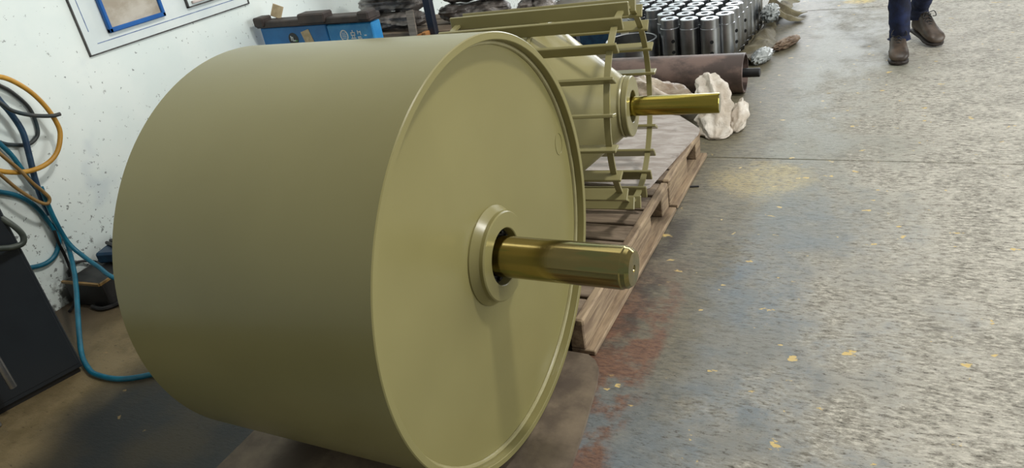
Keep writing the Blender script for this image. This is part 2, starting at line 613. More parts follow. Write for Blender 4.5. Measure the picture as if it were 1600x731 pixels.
def lump(mb, c, rad, seed, amp=0.25, freq=3.0, rot=0.0, nu=56, nv=36, floor=None):
    """crumpled closed form with folds; bottom flattened at floor"""
    c = Vector(c)
    off = Vector((seed * 3.7, seed * 1.3, seed * 2.1))
    mt = Matrix.Rotation(rot, 3, 'Z')
    vs, fs = [], []
    for j in range(nv + 1):
        ph = PI * j / nv
        for i in range(nu):
            th = 2 * PI * i / nu
            d = Vector((math.sin(ph) * math.cos(th), math.sin(ph) * math.sin(th), math.cos(ph)))
            r1 = 1 - abs(noise.noise(d * freq + off)) * 2.0
            r2_ = 1 - abs(noise.noise(d * freq * 2.3 + off * 1.7)) * 2.0
            k = 1 + amp * (r1 * 0.7 + r2_ * 0.35 - 0.35)
            v = mt @ Vector((d.x * rad[0] * k, d.y * rad[1] * k, d.z * rad[2] * k)) + c
            if floor is not None and v.z < floor:
                v.z = floor
            vs.append(v)
    for j in range(nv):
        for i in range(nu):
            q = (i + 1) % nu
            fs.append((j * nu + i, j * nu + q, (j + 1) * nu + q, (j + 1) * nu + i))
    return mb.add(vs, fs)


# ---------------------------------------------------------------- the setting
WX = -3.32
fl = MB().box((3.0, 6.0, -0.09), (14.0, 20.0, 0.12)).build('floor', M['joint'])
tag(fl, kind='structure')
for (y0, y1) in ((-4.0, 3.462), (3.468, 6.457), (6.463, 16.0)):
    MB().cbox((3.0, (y0 + y1) / 2, -0.02), (14.0, y1 - y0, 0.04), 0.003).build('concrete_slab', M['floor'], fl)
wl = MB().box((WX - 0.1, 6.0, 2.85), (0.2, 20.0, 5.9)).build('wall_left', M['wall'])
tag(wl, kind='structure')

# ---------------------------------------------------------------- wall panel and boards hung on the wall
pan = thing('wall_panel', 'large flush white wall panel with dark outline above the hose coil', 'panel', (WX, 2.2, 0.984))
MB().box((0.003, 0.52, 0.55), (0.006, 1.032, 1.10)).build('panel_face', M['panelwhite'], pan)
e = MB()
e.box((0.005, 0.519, -0.003), (0.010, 1.05, 0.006)).box((0.005, -0.003, 0.55), (0.010, 0.006, 1.106)).box((0.005, 1.041, 0.55), (0.010, 0.006, 1.106))
e.build('panel_edge', M['groove'], pan)
ln = MB()
ln.box((0.0065, 0.52, 0.040), (0.001, 0.93, 0.0035)).box((0.0065, 0.035, 0.30), (0.001, 0.0035, 0.40))
ln.build('pencil_line', M['penline'], pan)

bf = thing('framed_notice_board', 'blue framed stained board on the white wall panel', 'notice board', (WX + 0.007, 2.326, 1.052))
w_, h_ = 0.334, 0.46
MB().box((0.006, w_ / 2, h_ / 2), (0.010, w_ - 0.02, h_ - 0.02)).build('board_face', M['notice'], bf)
for c, s in (((0.011, w_ / 2, 0.011), (0.022, w_, 0.022)), ((0.011, w_ / 2, h_ - 0.011), (0.022, w_, 0.022)),
             ((0.011, 0.010, h_ / 2), (0.022, 0.020, h_)), ((0.011, w_ - 0.010, h_ / 2), (0.022, 0.020, h_))):
    MB().cbox(c, s, 0.004).build('frame_rail', M['frameblue'], bf)

wf = thing('framed_white_board', 'white framed board right of the blue framed board on wall', 'notice board', (WX + 0.007, 2.812, 1.054))
w_, h_ = 0.40, 0.45
MB().box((0.005, w_ / 2, h_ / 2), (0.008, w_ - 0.01, h_ - 0.01)).build('board_face', M['panelwhite'], wf)
for c, s in (((0.008, w_ / 2, 0.003), (0.016, w_, 0.006)), ((0.008, 0.003, h_ / 2), (0.016, 0.006, h_)),
             ((0.008, w_ - 0.003, h_ / 2), (0.016, 0.006, h_))):
    MB().box(c, s).build('dark_edge', M['groove'], wf)
MB().cbox((0.014, w_ / 2 + 0.012, 0.022), (0.018, w_ - 0.04, 0.014), 0.003).build('ledge', M['pinkwood'], wf)

# ---------------------------------------------------------------- main drum pulley
DX, DY, DZ, DR, DL = -0.863, 1.443, 0.583, 0.5643, 0.764
dr = thing('drum_pulley', 'large olive painted drum pulley with one shaft end facing right', 'pulley', (DX, DY, DZ - DR))
O = (0, 0, DR)
sh = MB()
prof = [(-DL, 0.545), (-DL, DR - 0.002), (-DL + 0.002, DR), (-0.0025, DR), (0, DR - 0.0025), (0, 0.5465), (-0.0015, 0.545), (-0.05, 0.545)]
sh.lathe(prof + [(-DL + 0.05, 0.545)], 160, O, closed=True)
sh.build('shell', M['olive'], dr, 30)
ep = MB()
ep.lathe([(-0.044, 0.547), (-0.030, 0.546), (-0.030, 0.10), (-0.044, 0.10)], 128, O, closed=True)
ep.build('end_plate', M['olive'], dr)
ep = MB()
ep.lathe([(-DL + 0.030, 0.10), (-DL + 0.030, 0.546), (-DL + 0.044, 0.547), (-DL + 0.044, 0.10)], 96, O, closed=True)
ep.build('end_plate', M['olive'], dr)
wb = MB()
pts = [Vector((-0.028, 0.541 * math.cos(2 * PI * i / 220), DR + 0.541 * math.sin(2 * PI * i / 220))) for i in range(220)]
rad = [0.0068 + 0.0010 * noise.noise(Vector((i * 0.35, 0, 0))) for i in range(220)]
wb.tube(pts, rad, 8, closed=True)
wb.build('weld_bead', M['bead'], dr)['label'] = 'pale weld bead inside the drum rim'
HY, HZ = -0.016, DR + 0.011
hub = MB()
hub.lathe([(-0.06, 0.074), (-0.06, 0.131), (-0.026, 0.131), (-0.022, 0.128), (-0.010, 0.120), (-0.006, 0.1175), (0.004, 0.1175), (0.007, 0.1145), (0.007, 0.076), (0.005, 0.074)], 96, (0, HY, HZ), closed=True)
hub.build('hub', M['olive'], dr, 28)
bore = MB()
bore.lathe([(-0.20, 0.050), (-0.20, 0.0738), (-0.020, 0.0738), (-0.020, 0.050)], 64, (0, HY, HZ), closed=True)
lk = bore.build('locking_ring', M['bore'], dr)
bo = MB()
for i in range(14):
    t = 2 * PI * i / 14
    bo.lathe([(-0.021, 0.0052), (-0.013, 0.0052), (-0.012, 0.0042), (-0.012, 0)], 10, (0, HY + 0.0632 * math.cos(t), HZ + 0.0632 * math.sin(t)))
bo.build('bolt_heads', M['bore'], lk)
sf = MB()
sf.lathe([(-DL - 0.10, 0), (-DL - 0.10, 0.0535), (0.322, 0.0535), (0.325, 0.0530), (0.328, 0.0505), (0.338, 0.0490), (0.347, 0.0420), (0.3475, 0.0085), (0.338, 0.0055), (0.332, 0.0)], 72, (0, HY, HZ))
sf.build('shaft', M['shaft'], dr, 25)['label'] = 'shiny oiled brass coloured shaft'
pw = MB()
ring = [Vector((-0.0295, 0.472 + 0.024 * math.cos(2 * PI * i / 40), DR + 0.120 + 0.034 * math.sin(2 * PI * i / 40))) for i in range(40)]
pw.tube(ring, 0.0010, 6, closed=True)
pw.build('filled_plug', M['olive'], dr)

# fibre sheet under the drum
sp = [(-1.90, 0.55), (-0.70, 0.55), (-0.695, 1.20), (-0.712, 1.34), (-0.730, 1.486), (-0.757, 1.66), (-0.775, 1.728), (-0.800, 1.765), (-0.832, 1.788), (-0.93, 1.790), (-1.62, 1.78), (-1.725, 1.16)]
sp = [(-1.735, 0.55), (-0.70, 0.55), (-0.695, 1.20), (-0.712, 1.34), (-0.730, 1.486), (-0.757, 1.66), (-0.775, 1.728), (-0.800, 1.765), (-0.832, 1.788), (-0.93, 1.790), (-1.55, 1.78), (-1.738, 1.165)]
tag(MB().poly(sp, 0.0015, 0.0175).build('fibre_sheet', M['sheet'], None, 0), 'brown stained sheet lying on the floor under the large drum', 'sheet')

# ---------------------------------------------------------------- pallets
def pallet(y0, y1, label, notch, xl=-2.02, xr=-0.842):
    W = xr - xl
    L = y1 - y0
    t = thing('wooden_pallet', label, 'pallet', ((xl + xr) / 2, (y0 + y1) / 2, 0))
    n = max(4, int(round(L / 0.125)))
    for i in range(n):
        pitch = L / n
        yy = -L / 2 + pitch * (i + 0.5)
        MB().cbox((-0.012 + random.uniform(-.006, .006), yy, 0.1265 + random.uniform(-.001, .001)), (W - 0.03 - random.uniform(0, .012), pitch - random.uniform(0.012, 0.026), 0.019), 0.003).build('deck_board', M['pallet_x'], t)
    MB().cbox((W / 2 - 0.018, 0, 0.123), (0.034, L, 0.030), 0.006).build('edge_board', M['pallet'], t)
    for xx in (-W / 2 + 0.03, 0.0, W / 2 - 0.030):
        a = -L / 2
        for (n0, n1) in list(notch) + [(L, L)]:
            b = -L / 2 + n0
            if b - a > 0.02:
                MB().cbox((xx, (a + b) / 2, 0.068), (0.052, b - a, 0.094), 0.004).build('stringer', M['pallet'], t)
            a = -L / 2 + n1
        MB().cbox((xx + (0.016 if xx > 0.1 else 0), 0, 0.0105), (0.085, L, 0.019), 0.003).build('bottom_board', M['pallet'], t)
    return t


pallet(1.805, 2.862, 'worn wooden pallet butting against the large drum, under the bladed pulley', ((0.79, 0.955),))
pallet(2.884, 3.475, 'worn wooden pallet behind the first one, covered by grey plywood', ((0.32, 0.50),))
pl_ = [(-1.98, 2.86), (-1.10, 2.80), (-0.985, 2.772), (-0.935, 2.76), (-0.905, 2.80), (-0.872, 3.12), (-0.838, 3.43), (-0.846, 3.474), (-0.90, 3.545), (-0.99, 3.655), (-1.2, 3.70), (-1.98, 3.70)]
tag(MB().poly(pl_, 0.1385, 0.1495).build('plywood_sheet', M['ply'], None, 0), 'grey plywood sheet on the pallets beneath the bladed pulley', 'sheet')

# ---------------------------------------------------------------- bladed cone pulley
CP = thing('bladed_cone_pulley', 'olive double cone pulley caged by twenty flat blades on pallet', 'pulley', (-0.881, 2.664, 0.150), R(5.4))
CO = (0, 0, 0.405)
cone = MB()
cone.lathe([(-0.668, 0.0), (-0.668, 0.112), (-0.385, 0.335), (-0.372, 0.347), (-0.348, 0.347), (-0.335, 0.335), (-0.052, 0.112), (-0.052, 0.0)], 96, CO)
cone.build('cone_body', M['olive2'], CP, 25)
rid = MB()
rid.tube([Vector((-0.36, 0.347 * math.cos(2 * PI * i / 120), 0.405 + 0.347 * math.sin(2 * PI * i / 120))) for i in range(120)], 0.009, 8, closed=True)
rid.build('weld_bead', M['bead'], CP)
for s0, d in ((-0.052, 1), (-0.668, -1)):
    hb = MB()
    pr = [(-0.02, 0.062), (-0.02, 0.118), (0.004, 0.118), (0.006, 0.110), (0.008, 0.110), (0.010, 0.118), (0.028, 0.118), (0.031, 0.115), (0.031, 0.064), (0.029, 0.062)]
    hb.lathe([(s0 + d * a, b) for a, b in pr], 72, CO, closed=True)
    hb.build('hub', M['olive2'], CP, 28)
    wbd = MB()
    wbd.tube([Vector((s0 + d * 0.001, 0.113 * math.cos(2 * PI * i / 90), 0.405 + 0.113 * math.sin(2 * PI * i / 90))) for i in range(90)], [0.0075 + 0.0012 * noise.noise(Vector((i * .8, 4, 0))) for i in range(90)], 8, closed=True)
    wbd.build('weld_bead', M['bead'], CP)
    bb = MB()
    bb.lathe([(s0 - d * 0.05, 0.036), (s0 - d * 0.05, 0.0618), (s0 + d * 0.012, 0.0618), (s0 + d * 0.012, 0.036)], 48, CO, closed=True)
    bb.build('locking_ring', M['bore'], CP)
s2 = MB()
s2.lathe([(-0.96, 0), (-0.96, 0.038), (0.302, 0.038), (0.305, 0.0375), (0.3065, 0.036), (0.3065, 0.0)], 56, CO)
s2.build('shaft', M['shaft2'], CP, 25)['label'] = 'shiny yellow brass coloured shaft'
PH = 93.2
blade_me = None
for kx in range(20):
    t = R(PH + 18 * kx)
    if blade_me is None:
        b0 = MB().cbox((-0.36, 0, 0), (0.72, 0.050, 0.012), 0.0022)
        ob = b0.build('blade', M['olive2'], CP, 30)
        blade_me = ob.data
    else:
        ob = bpy.data.objects.new('blade', blade_me)
        COL.objects.link(ob)
        ob.parent = CP
    ob.location = (0, 0.380 * math.cos(t), 0.405 + 0.380 * math.sin(t))
    ob.rotation_euler = (t, 0, 0)
for s0 in (-0.030, -0.690):
    rg = MB()
    rg.lathe([(s0 - 0.011, 0.366), (s0 - 0.011, 0.376), (s0 + 0.011, 0.376), (s0 + 0.011, 0.366)], 120, CO, closed=True)
    rg.build('end_ring', M['olive2'], CP, 30)

# ---------------------------------------------------------------- rusty roller beyond the pallets
RT = thing('steel_roller', 'brown mill-scaled steel roller lying on floor with short black shaft', 'roller', (-0.80, 4.47, 0.0), R(1.0))
RR = 0.118
q = MB()
q.lathe([(-0.95, 0.106), (-0.95, RR), (-0.003, RR), (0, RR - 0.003), (0, 0.107), (-0.03, 0.106), (-0.92, 0.106)], 72, (0, 0, RR), closed=True)
q.build('tube', M['rust'], RT)
MB().lathe([(-0.045, 0), (-0.045, 0.107), (-0.035, 0.107), (-0.035, 0.040), (-0.028, 0.040), (-0.028, 0)], 48, (0, 0, RR)).build('end_plate', M['black'], RT)
MB().lathe([(-0.99, 0), (-0.99, 0.027), (0.082, 0.027), (0.085, 0.024), (0.085, 0)], 32, (0, 0, RR)).build('shaft', M['black'], RT)

# ---------------------------------------------------------------- machined sleeves
def make_sleeve():
    t = thing('steel_sleeve', 'x', 'sleeve')
    Hs, r = 0.325, 0.0635
    b = MB()
    b.lathe([(0, 0.026), (0, r - 0.002), (0.002, r), (0.032, r), (0.034, r - 0.0015), (0.036, r), (Hs - 0.062, r), (Hs - 0.060, r - 0.0045), (Hs - 0.003, r - 0.0045), (Hs, r - 0.0075), (Hs, 0.027), (Hs - 0.002, 0.025)], 48, axis='Z', closed=True)
    o = b.build('body', M['steel'], t, 28)
    MB().lathe([(Hs - 0.001, 0.0275), (Hs - 0.001, r - 0.009), (Hs + 0.0008, r - 0.009), (Hs + 0.0008, 0.0275)], 40, axis='Z', closed=True).build('top_face', M['steel_top'], t, 28)
    for zz in (0.105, 0.180):
        n = 16
        vs = []
        for sx in (0.95, 1.01):
            for i in range(n):
                an = 2 * PI * i / n
                yy, z2 = 0.0125 * math.cos(an), zz + 0.0125 * math.sin(an)
                x_ = math.sqrt(max(r * r - yy * yy, 0))
                vs.append(Vector((r - 0.006 if sx < 1 else r + 0.0005, yy, z2)))
        MB().add(vs, [tuple(range(n)), tuple(range(n, 2 * n))] + [(i, (i + 1) % n, n + (i + 1) % n, n + i) for i in range(n)]).build('bore_hole', M['hole'], t)
    return t


ORD = ['first', 'second', 'third', 'fourth', 'fifth', 'sixth', 'seventh', 'eighth', 'ninth', 'tenth']
proto = None
for row in range(9):
    ncol = [3, 4, 6, 6, 6, 6, 2, 2, 2][row]
    for c in range(ncol):
        if row == 0:
            x, y = -1.112 - 0.1425 * c, 4.973 + 0.030 * c
        else:
            x, y = -1.040 - 0.1415 * c + 0.004 * row, 5.088 + 0.137 * (row - 1) + 0.033 * c
        o = make_sleeve() if proto is None else copy_tree(proto)
        if proto is None:
            proto = o
        o.location = (x + random.uniform(-.002, .002), y + random.uniform(-.002, .002), 0.012)
        hole_at = {(0, 0): -70, (0, 2): -60, (2, 0): -40, (4, 0): -35}.get((row, c), random.uniform(20, 200))
        o.rotation_euler = (0, 0, R(hole_at))
        if c == 0:
            where = 'at the right end of the ' + ORD[row] + ' row from the front'
        else:
            where = ORD[c] + ' from the right in the ' + ORD[row] + ' row from the front'
        if (row, c) == (0, 0):
            where = 'with two round side holes showing, front right of the block'
        tag(o, 'upright machined steel sleeve ' + where, 'sleeve', 'upright machined sleeves behind the roller')

# board under the sleeves
tag(MB().poly([(-2.1, 4.84), (-1.02, 4.84), (-0.955, 4.90), (-0.95, 6.6), (-2.1, 6.6)], 0.0015, 0.0115).build('base_board', M['tarp'], None, 0), 'thin drab sheet on the floor under the steel sleeves', 'sheet')

tr = MB()
tr.lathe([(0, 0.166), (0, 0.180), (0.196, 0.180), (0.199, 0.177), (0.199, 0.169), (0.196, 0.166)], 72, axis='Z', closed=True)
tag(tr.build('steel_ring', M['steel'], None, 30, (-1.675, 5.03, 0.0115)), 'wide open machined steel ring standing left of the sleeves behind blades', 'ring')

bc = thing('blue_crate', 'low blue crate glimpsed through the pulley blades beyond the cone', 'crate', (-2.26, 5.72, 0))
for c, s in (((0, 0, 0.01), (0.44, 0.30, 0.02)), ((0, -0.14, 0.10), (0.44, 0.02, 0.18)), ((0, 0.14, 0.10), (0.44, 0.02, 0.18)), ((-0.21, 0, 0.10), (0.02, 0.26, 0.18)), ((0.21, 0, 0.10), (0.02, 0.26, 0.18))):
    MB().cbox(c, s, 0.004).build('panel', M['hose_navy'], bc)

# ---------------------------------------------------------------- sacks, tarpaulin, film
def cloth_form(path, radii, seed, folds, amp, name, mat, label, cat, nu=64, nv=48):
    """crumpled bag: a path of squashed rings with lengthwise creases"""
    cs = spline(path, max(2, nv // (len(path) - 1)))
    m = len(cs)
    rs = []
    for i, c in enumerate(cs):
        f = i / (m - 1) * (len(radii) - 1)
        j = min(int(f), len(radii) - 2)
        t = f - j
        ra = radii[j][0] * (1 - t) + radii[j + 1][0] * t
        rb = radii[j][1] * (1 - t) + radii[j + 1][1] * t
        d = (cs[min(i + 1, m - 1)] - cs[max(i - 1, 0)]).normalized()
        sd = d.cross(Vector((0, 0, 1)))
        sd = sd.normalized() if sd.length > 0.05 else Vector((1, 0, 0))
        up = sd.cross(d).normalized()
        r_ = []
        for q in range(nu):
            a = 2 * PI * q / nu
            w = noise.noise(Vector((math.cos(a) * folds, math.sin(a) * folds, seed + i * 0.055)))
            w2 = noise.noise(Vector((math.cos(a) * folds * 2.2, math.sin(a) * folds * 2.2, seed * 2 + i * 0.26)))
            w3 = abs(noise.noise(Vector((math.cos(a) * ra * 38 + seed, math.sin(a) * rb * 38, i * 0.16))))
            k = 1 + amp * (1.5 * (0.5 - abs(w) * 2) + 0.9 * w2 - 0.5 * w3 + 0.1)
            v = c + sd * math.cos(a) * ra * k + up * math.sin(a) * rb * k
            v.z = max(v.z, 0.002 + 0.004 * abs(w2))
            r_.append(v)
        rs.append(r_)
    return tag(MB().loft(rs).build(name, M[mat], None, 60), label, cat)


cloth_form([(-0.930, 4.05, 0.235), (-0.905, 4.00, 0.19), (-0.875, 3.92, 0.12), (-0.845, 3.83, 0.055), (-0.83, 3.74, 0.022), (-0.825, 3.69, 0.008)],
           [(0.045, 0.030), (0.075, 0.060), (0.085, 0.085), (0.085, 0.060), (0.080, 0.030), (0.03, 0.008)], 3.3, 1.3, 0.30,
           'woven_sack', 'sack', 'crumpled white woven sack heaped on floor at the plywood corner', 'sack')
cloth_form([(-0.765, 4.075, 0.045), (-0.745, 4.00, 0.06), (-0.738, 3.91, 0.045), (-0.735, 3.83, 0.025), (-0.74, 3.79, 0.010)],
           [(0.02, 0.02), (0.035, 0.05), (0.040, 0.045), (0.034, 0.03), (0.01, 0.008)], 9.1, 1.2, 0.35,
           'woven_sack', 'sack', 'smaller brownish white sack scrap lying right of the heaped sack', 'sack', 48, 36)
cloth_form([(-1.46, 4.06, 0.10), (-1.36, 4.05, 0.125), (-1.22, 4.02, 0.115), (-1.08, 4.00, 0.09), (-1.03, 3.98, 0.07)],
           [(0.05, 0.06), (0.11, 0.10), (0.12, 0.11), (0.10, 0.085), (0.04, 0.04)], 5.4, 1.4, 0.22,
           'wrapped_bundle', 'bundle', 'dusty brown plastic-wrapped bundle behind the yellow shaft', 'bundle')


def tarp_fn(u, v):
    y = 4.98 + 1.75 * u
    w = 0.13 + 0.05 * math.sin(u * 7)
    x = -0.935 + 0.10 * u * 0.3 + w * (v - 0.1)
    n1 = noise.noise(Vector((x * 7, y * 4, 1.0)))
    n2 = noise.noise(Vector((x * 16, y * 9, 3.0)))
    hgt = 0.055 * math.sin(PI * min(1, v * 1.05)) * (0.6 + n1) + 0.02 * abs(n2)
    return Vector((x + 0.03 * n2, y, max(0.016, 0.018 + hgt)))


tag(MB().sheet(tarp_fn, 60, 14, 0.003).build('tarpaulin', M['tarp'], None, 60), 'drab rumpled tarpaulin edge along the foot of the sleeves', 'tarpaulin')
s_ = MB()
def flap(u, v):
    x = -0.90 + 0.22 * v + 0.03 * math.sin(u * 9)
    y = 5.95 + 0.30 * u + 0.12 * v
    return Vector((x, y, 0.02 + 0.17 * (1 - v) ** 1.5 * (0.7 + 0.3 * math.sin(u * 11)) + 0.02 * noise.noise(Vector((x * 12, y * 12, 0)))))
tag(s_.sheet(flap, 24, 14, 0.003).build('tarpaulin', M['tarp'], None, 60), 'drab tarpaulin flap drooping onto the walkway beside the rear sleeves', 'tarpaulin')
s_ = MB()
lump(s_, (-0.80, 5.08, 0.042), (0.045, 0.11, 0.045), 12, 0.3, 2.5, R(-18), 56, 32, 0.0015)
tag(s_.build('plastic_film', M['clear'], None, 60), 'grey crumpled plastic film beside the roller end', 'film')
s_ = MB()
lump(s_, (-0.69, 5.44, 0.026), (0.040, 0.14, 0.030), 15, 0.4, 2.5, R(-22), 56, 32, 0.0015)
tag(s_.build('paper_scrap', M['rag'], None, 60), 'brown crumpled paper scrap on the floor right of the tarpaulin', 'scrap')
s_ = MB()
lump(s_, (-0.865, 5.88, 0.135), (0.05, 0.10, 0.055), 18, 0.5, 2.5, R(-10), 56, 32, None)
tag(s_.build('plastic_film', M['clear'], None, 60), 'grey plastic film bunched on top of the tarpaulin', 'film')

a_ = MB()
a_.cbox((0, 0, 0.0035), (0.075, 0.010, 0.006), 0.001, Matrix.Rotation(R(12), 3, 'Z'))
a_.cbox((-0.030, 0.032, 0.0035), (0.010, 0.058, 0.006), 0.001, Matrix.Rotation(R(22), 3, 'Z'))
tag(a_.build('angle_offcut', M['black'], None, 0, (-0.81, 3.11, 0.0)), 'small black angle offcut on the floor beside the pallet', 'offcut')

# ---------------------------------------------------------------- blue bench box at the wall
BB = thing('blue_tool_chest', 'blue metal tool chest with dark wooden top against the wall', 'chest', (-2.86, 3.20, 0), R(-1.5))
MB().cbox((-0.155, 0.040, 0.422), (0.49, 0.08, 0.844), 0.006).build('body', M['blue'], BB)
MB().cbox((0.245, 0.043, 0.418), (0.31, 0.08, 0.836), 0.006).build('side_panel', M['blue_l'], BB)['label'] = 'faded lighter blue panel'
td = MB()
td.cbox((0.0, 0.035, 0.862), (0.82, 0.10, 0.036), 0.006)
td.build('top', M['darkwood'], BB)
for cx, w_, hh in ((-0.375, 0.075, 0.022), (0.02, 0.19, 0.026), (0.375, 0.075, 0.016)):
    MB().cbox((cx, 0.015, 0.868 + hh / 2), (w_, 0.085, 0.03 + hh), 0.008).build('corner_block', M['darkwood'], BB)


def front_disc(mb, x, z, r, y, th=0.002, n=28, sy=1.0):
    vs = []
    for yy in (y, y - th):
        for i in range(n):
            a = 2 * PI * i / n
            vs.append(Vector((x + r * math.cos(a), yy, z + r * sy * math.sin(a))))
    mb.add(vs, [tuple(range(n)), tuple(range(n, 2 * n))] + [(i, (i + 1) % n, n + (i + 1) % n, n + i) for i in range(n)])
    return mb


st = front_disc(MB(), -0.165, 0.772, 0.036, 0.001).build('round_sticker', M['sticker'], BB)
w1 = MB()
for dx, dz, a, b in ((-0.015, 0.006, 0.006, 0.026), (-0.006, 0.010, 0.012, 0.006), (-0.004, 0.0, 0.006, 0.020), (0.004, -0.008, 0.022, 0.006)):
    w1.box((-0.165 + dx, -0.0018, 0.772 + dz), (a, 0.0015, b))
w1.build('white_mark', M['white'], st)
MB().box((-0.150, -0.0018, 0.762), (0.022, 0.0015, 0.006)).build('green_mark', M['green'], st)
MB().box((-0.055, -0.001, 0.765), (0.062, 0.003, 0.105), Matrix.Rotation(R(-14), 3, 'Y')).build('kraft_label', M['kraft'], BB)
lg = MB()
for i in range(28):
    a0 = 2 * PI * i / 28
    lg.box((0.200 + 0.024 * math.cos(a0), 0.003, 0.775 + 0.028 * math.sin(a0)), (0.0065, 0.003, 0.0065))
for k_ in range(4):
    lg.box((0.200, 0.003, 0.789 - 0.009 * k_), (0.030 - 0.004 * abs(k_ - 1.5), 0.003, 0.0035))
for dx, dz, a, b in ((0.0, 0.014, 0.030, 0.005), (0.0, 0.0, 0.030, 0.005), (-0.012, 0.007, 0.005, 0.018), (0.012, 0.007, 0.005, 0.018), (0.0, -0.016, 0.034, 0.005), (-0.007, -0.008, 0.005, 0.014), (0.007, -0.008, 0.005, 0.014), (0.0, 0.022, 0.006, 0.010)):
    lg.box((0.262 + dx, 0.003, 0.775 + dz), (a, 0.003, b))
for dx, dz, a, b in ((0.0, 0.014, 0.005, 0.020), (0.010, 0.016, 0.012, 0.005), (0.018, 0.010, 0.005, 0.022), (0.006, -0.010, 0.022, 0.005), (0.012, -0.018, 0.020, 0.005), (-0.002, -0.015, 0.005, 0.012)):
    lg.box((0.296 + dx, 0.003, 0.775 + dz), (a, 0.003, b))
lg.box((0.345, 0.003, 0.772), (0.014, 0.003, 0.005))
lg.build('white_print', M['white'], BB)
s_ = MB()
s_.cbox((0, 0, 0.035), (0.070, 0.012, 0.070), 0.002, Matrix.Rotation(R(20), 3, 'Y') @ Matrix.Rotation(R(-20), 3, 'X'))
tag(s_.build('cardboard_scrap', M['kraft'], None, 0, (-3.17, 3.29, 0.880)), 'small scrap of brown card standing on the chest top by the wall', 'scrap')

# ---------------------------------------------------------------- storage rack with film-wrapped goods
RK = thing('storage_rack', 'dark steel rack with timber shelf behind the blue chest', 'rack', (-2.70, 3.98, 0))
for xx, yy in ((-0.44, -0.22), (-0.44, 0.26), (0.25, 0.26), (0.93, -0.20), (0.93, 0.26)):
    MB().cbox((xx, yy, 0.30), (0.05, 0.05, 0.597), 0.004).build('leg', M['post'], RK)
MB().cbox((0.25, -0.235, 0.60), (0.052, 0.040, 1.20), 0.005).build('post', M['post'], RK)
for yy in (-0.14, 0.02, 0.18):
    MB().cbox((0.24, yy, 0.620), (1.46, 0.145, 0.045), 0.004).build('shelf_board', M['pallet_x'], RK)
wi = 0
for (xa, xb, yy, zz, r_, lab) in ((-3.04, -2.56, 3.87, 0.700, 0.050, 'dusty film-wrapped roll lowest on the left of the rack shelf'),
                                  (-3.06, -2.54, 3.92, 0.798, 0.054, 'dusty film-wrapped roll second up at the left of the rack'),
                                  (-3.02, -2.52, 3.88, 0.900, 0.054, 'dusty film-wrapped roll third up at the left of the rack'),
                                  (-3.04, -2.52, 3.91, 1.004, 0.054, 'dusty film-wrapped roll topmost at the left of the rack'),
                                  (-2.52, -2.05, 3.98, 0.702, 0.053, 'shiny film-wrapped roll lowest right of the dark rack post'),
                                  (-2.52, -2.02, 4.02, 0.806, 0.054, 'dusty film-wrapped roll second up right of the rack post'),
                                  (-2.52, -2.00, 3.98, 0.912, 0.054, 'dusty film-wrapped roll topmost right of the rack post'),
                                  (-1.97, -1.77, 4.00, 0.700, 0.053, 'short film-wrapped roll lowest at the right end of the rack'),
                                  (-1.97, -1.75, 4.01, 0.810, 0.053, 'short film-wrapped roll topmost at the right end of the rack')):
    wi += 1
    L_ = xb - xa
    o = cloth_form([(xa, yy, zz), (xa + 0.2 * L_, yy - 0.008, zz), (xa + 0.5 * L_, yy + 0.004, zz - 0.002), (xa + 0.8 * L_, yy - 0.004, zz), (xb, yy, zz)],
                   [(0.030, 0.022), (r_ * 1.9, r_), (r_ * 1.5, r_ * 0.86), (r_ * 1.9, r_), (0.030, 0.020)], 20.3 + wi * 1.7, 1.5, 0.20,
                   'wrapped_roll', 'wrap', lab, 'wrapped roll', 44, 44)
    o['group'] = 'film-wrapped rolls on the rack'
MB_ = MB().cbox((0, 0, 0.08), (0.055, 0.012, 0.16), 0.002, Matrix.Rotation(R(-8), 3, 'Y') @ Matrix.Rotation(R(-16), 3, 'X'))
tag(MB_.build('wood_slat', M['slat'], None, 0, (-2.585, 3.735, 0.615)), 'grey wood slat leaning on the shelf left of the dark post', 'slat')
MB_ = MB().cbox((-0.015, 0, 0.026), (0.034, 0.05, 0.050), 0.003).cbox((0.022, 0.003, 0.032), (0.028, 0.05, 0.064), 0.003)
tag(MB_.build('timber_block', M['orange'], None, 0, (-2.50, 3.70, 0.592)), 'orange-brown timber block at the foot of the dark post', 'timber')
MB().cbox((0.22, -0.27, 0.580), (0.24, 0.13, 0.024), 0.003).build('shelf_bracket', M['post'], RK)
pc = MB()
pc.lathe([(0, 0.07), (0.01, 0.075), (1.6, 0.075), (1.6, 0)], 32, axis='Z')
tag(pc.build('dark_drainpipe', M['black'], None, 35, (-3.24, 4.34, 0)), 'dark upright pipe against the wall behind the blue chest', 'pipe')

# ---------------------------------------------------------------- dark cabinet and rods, bottom left
CB = thing('steel_cabinet', 'charcoal steel cabinet at the left edge in front of the hoses', 'cabinet', (-2.963, 0.876, 0), R(-17))
MB().cbox((0.0, 0.08, 0.62), (0.24, 0.72, 1.20), 0.004).build('body', M['cab'], CB)
MB().box((0.0, 0.08, 0.012), (0.22, 0.69, 0.024)).build('plinth', M['black'], CB)
MB().cbox((0.1205, 0.08, 0.62), (0.003, 0.70, 1.16), 0.001).build('door', M['cab'], CB)
pipe = thing('tube_stand', 'dull chrome tubular stand legs in front of the dark cabinet', 'stand', (-2.70, 1.012, 0))
MB().tube([(0, 0, 0.122), (-0.003, 0.0, 0.42)], 0.013, 16).build('leg', M['chrome'], pipe)
MB().tube([(-0.05, -0.085, 0.003), (-0.055, -0.085, 0.42)], 0.013, 16).build('leg', M['chrome'], pipe)
MB().tube([(-0.003, 0.01, 0.415), (-0.055, -0.095, 0.415)], 0.012, 16).build('crossbar', M['chrome'], pipe)

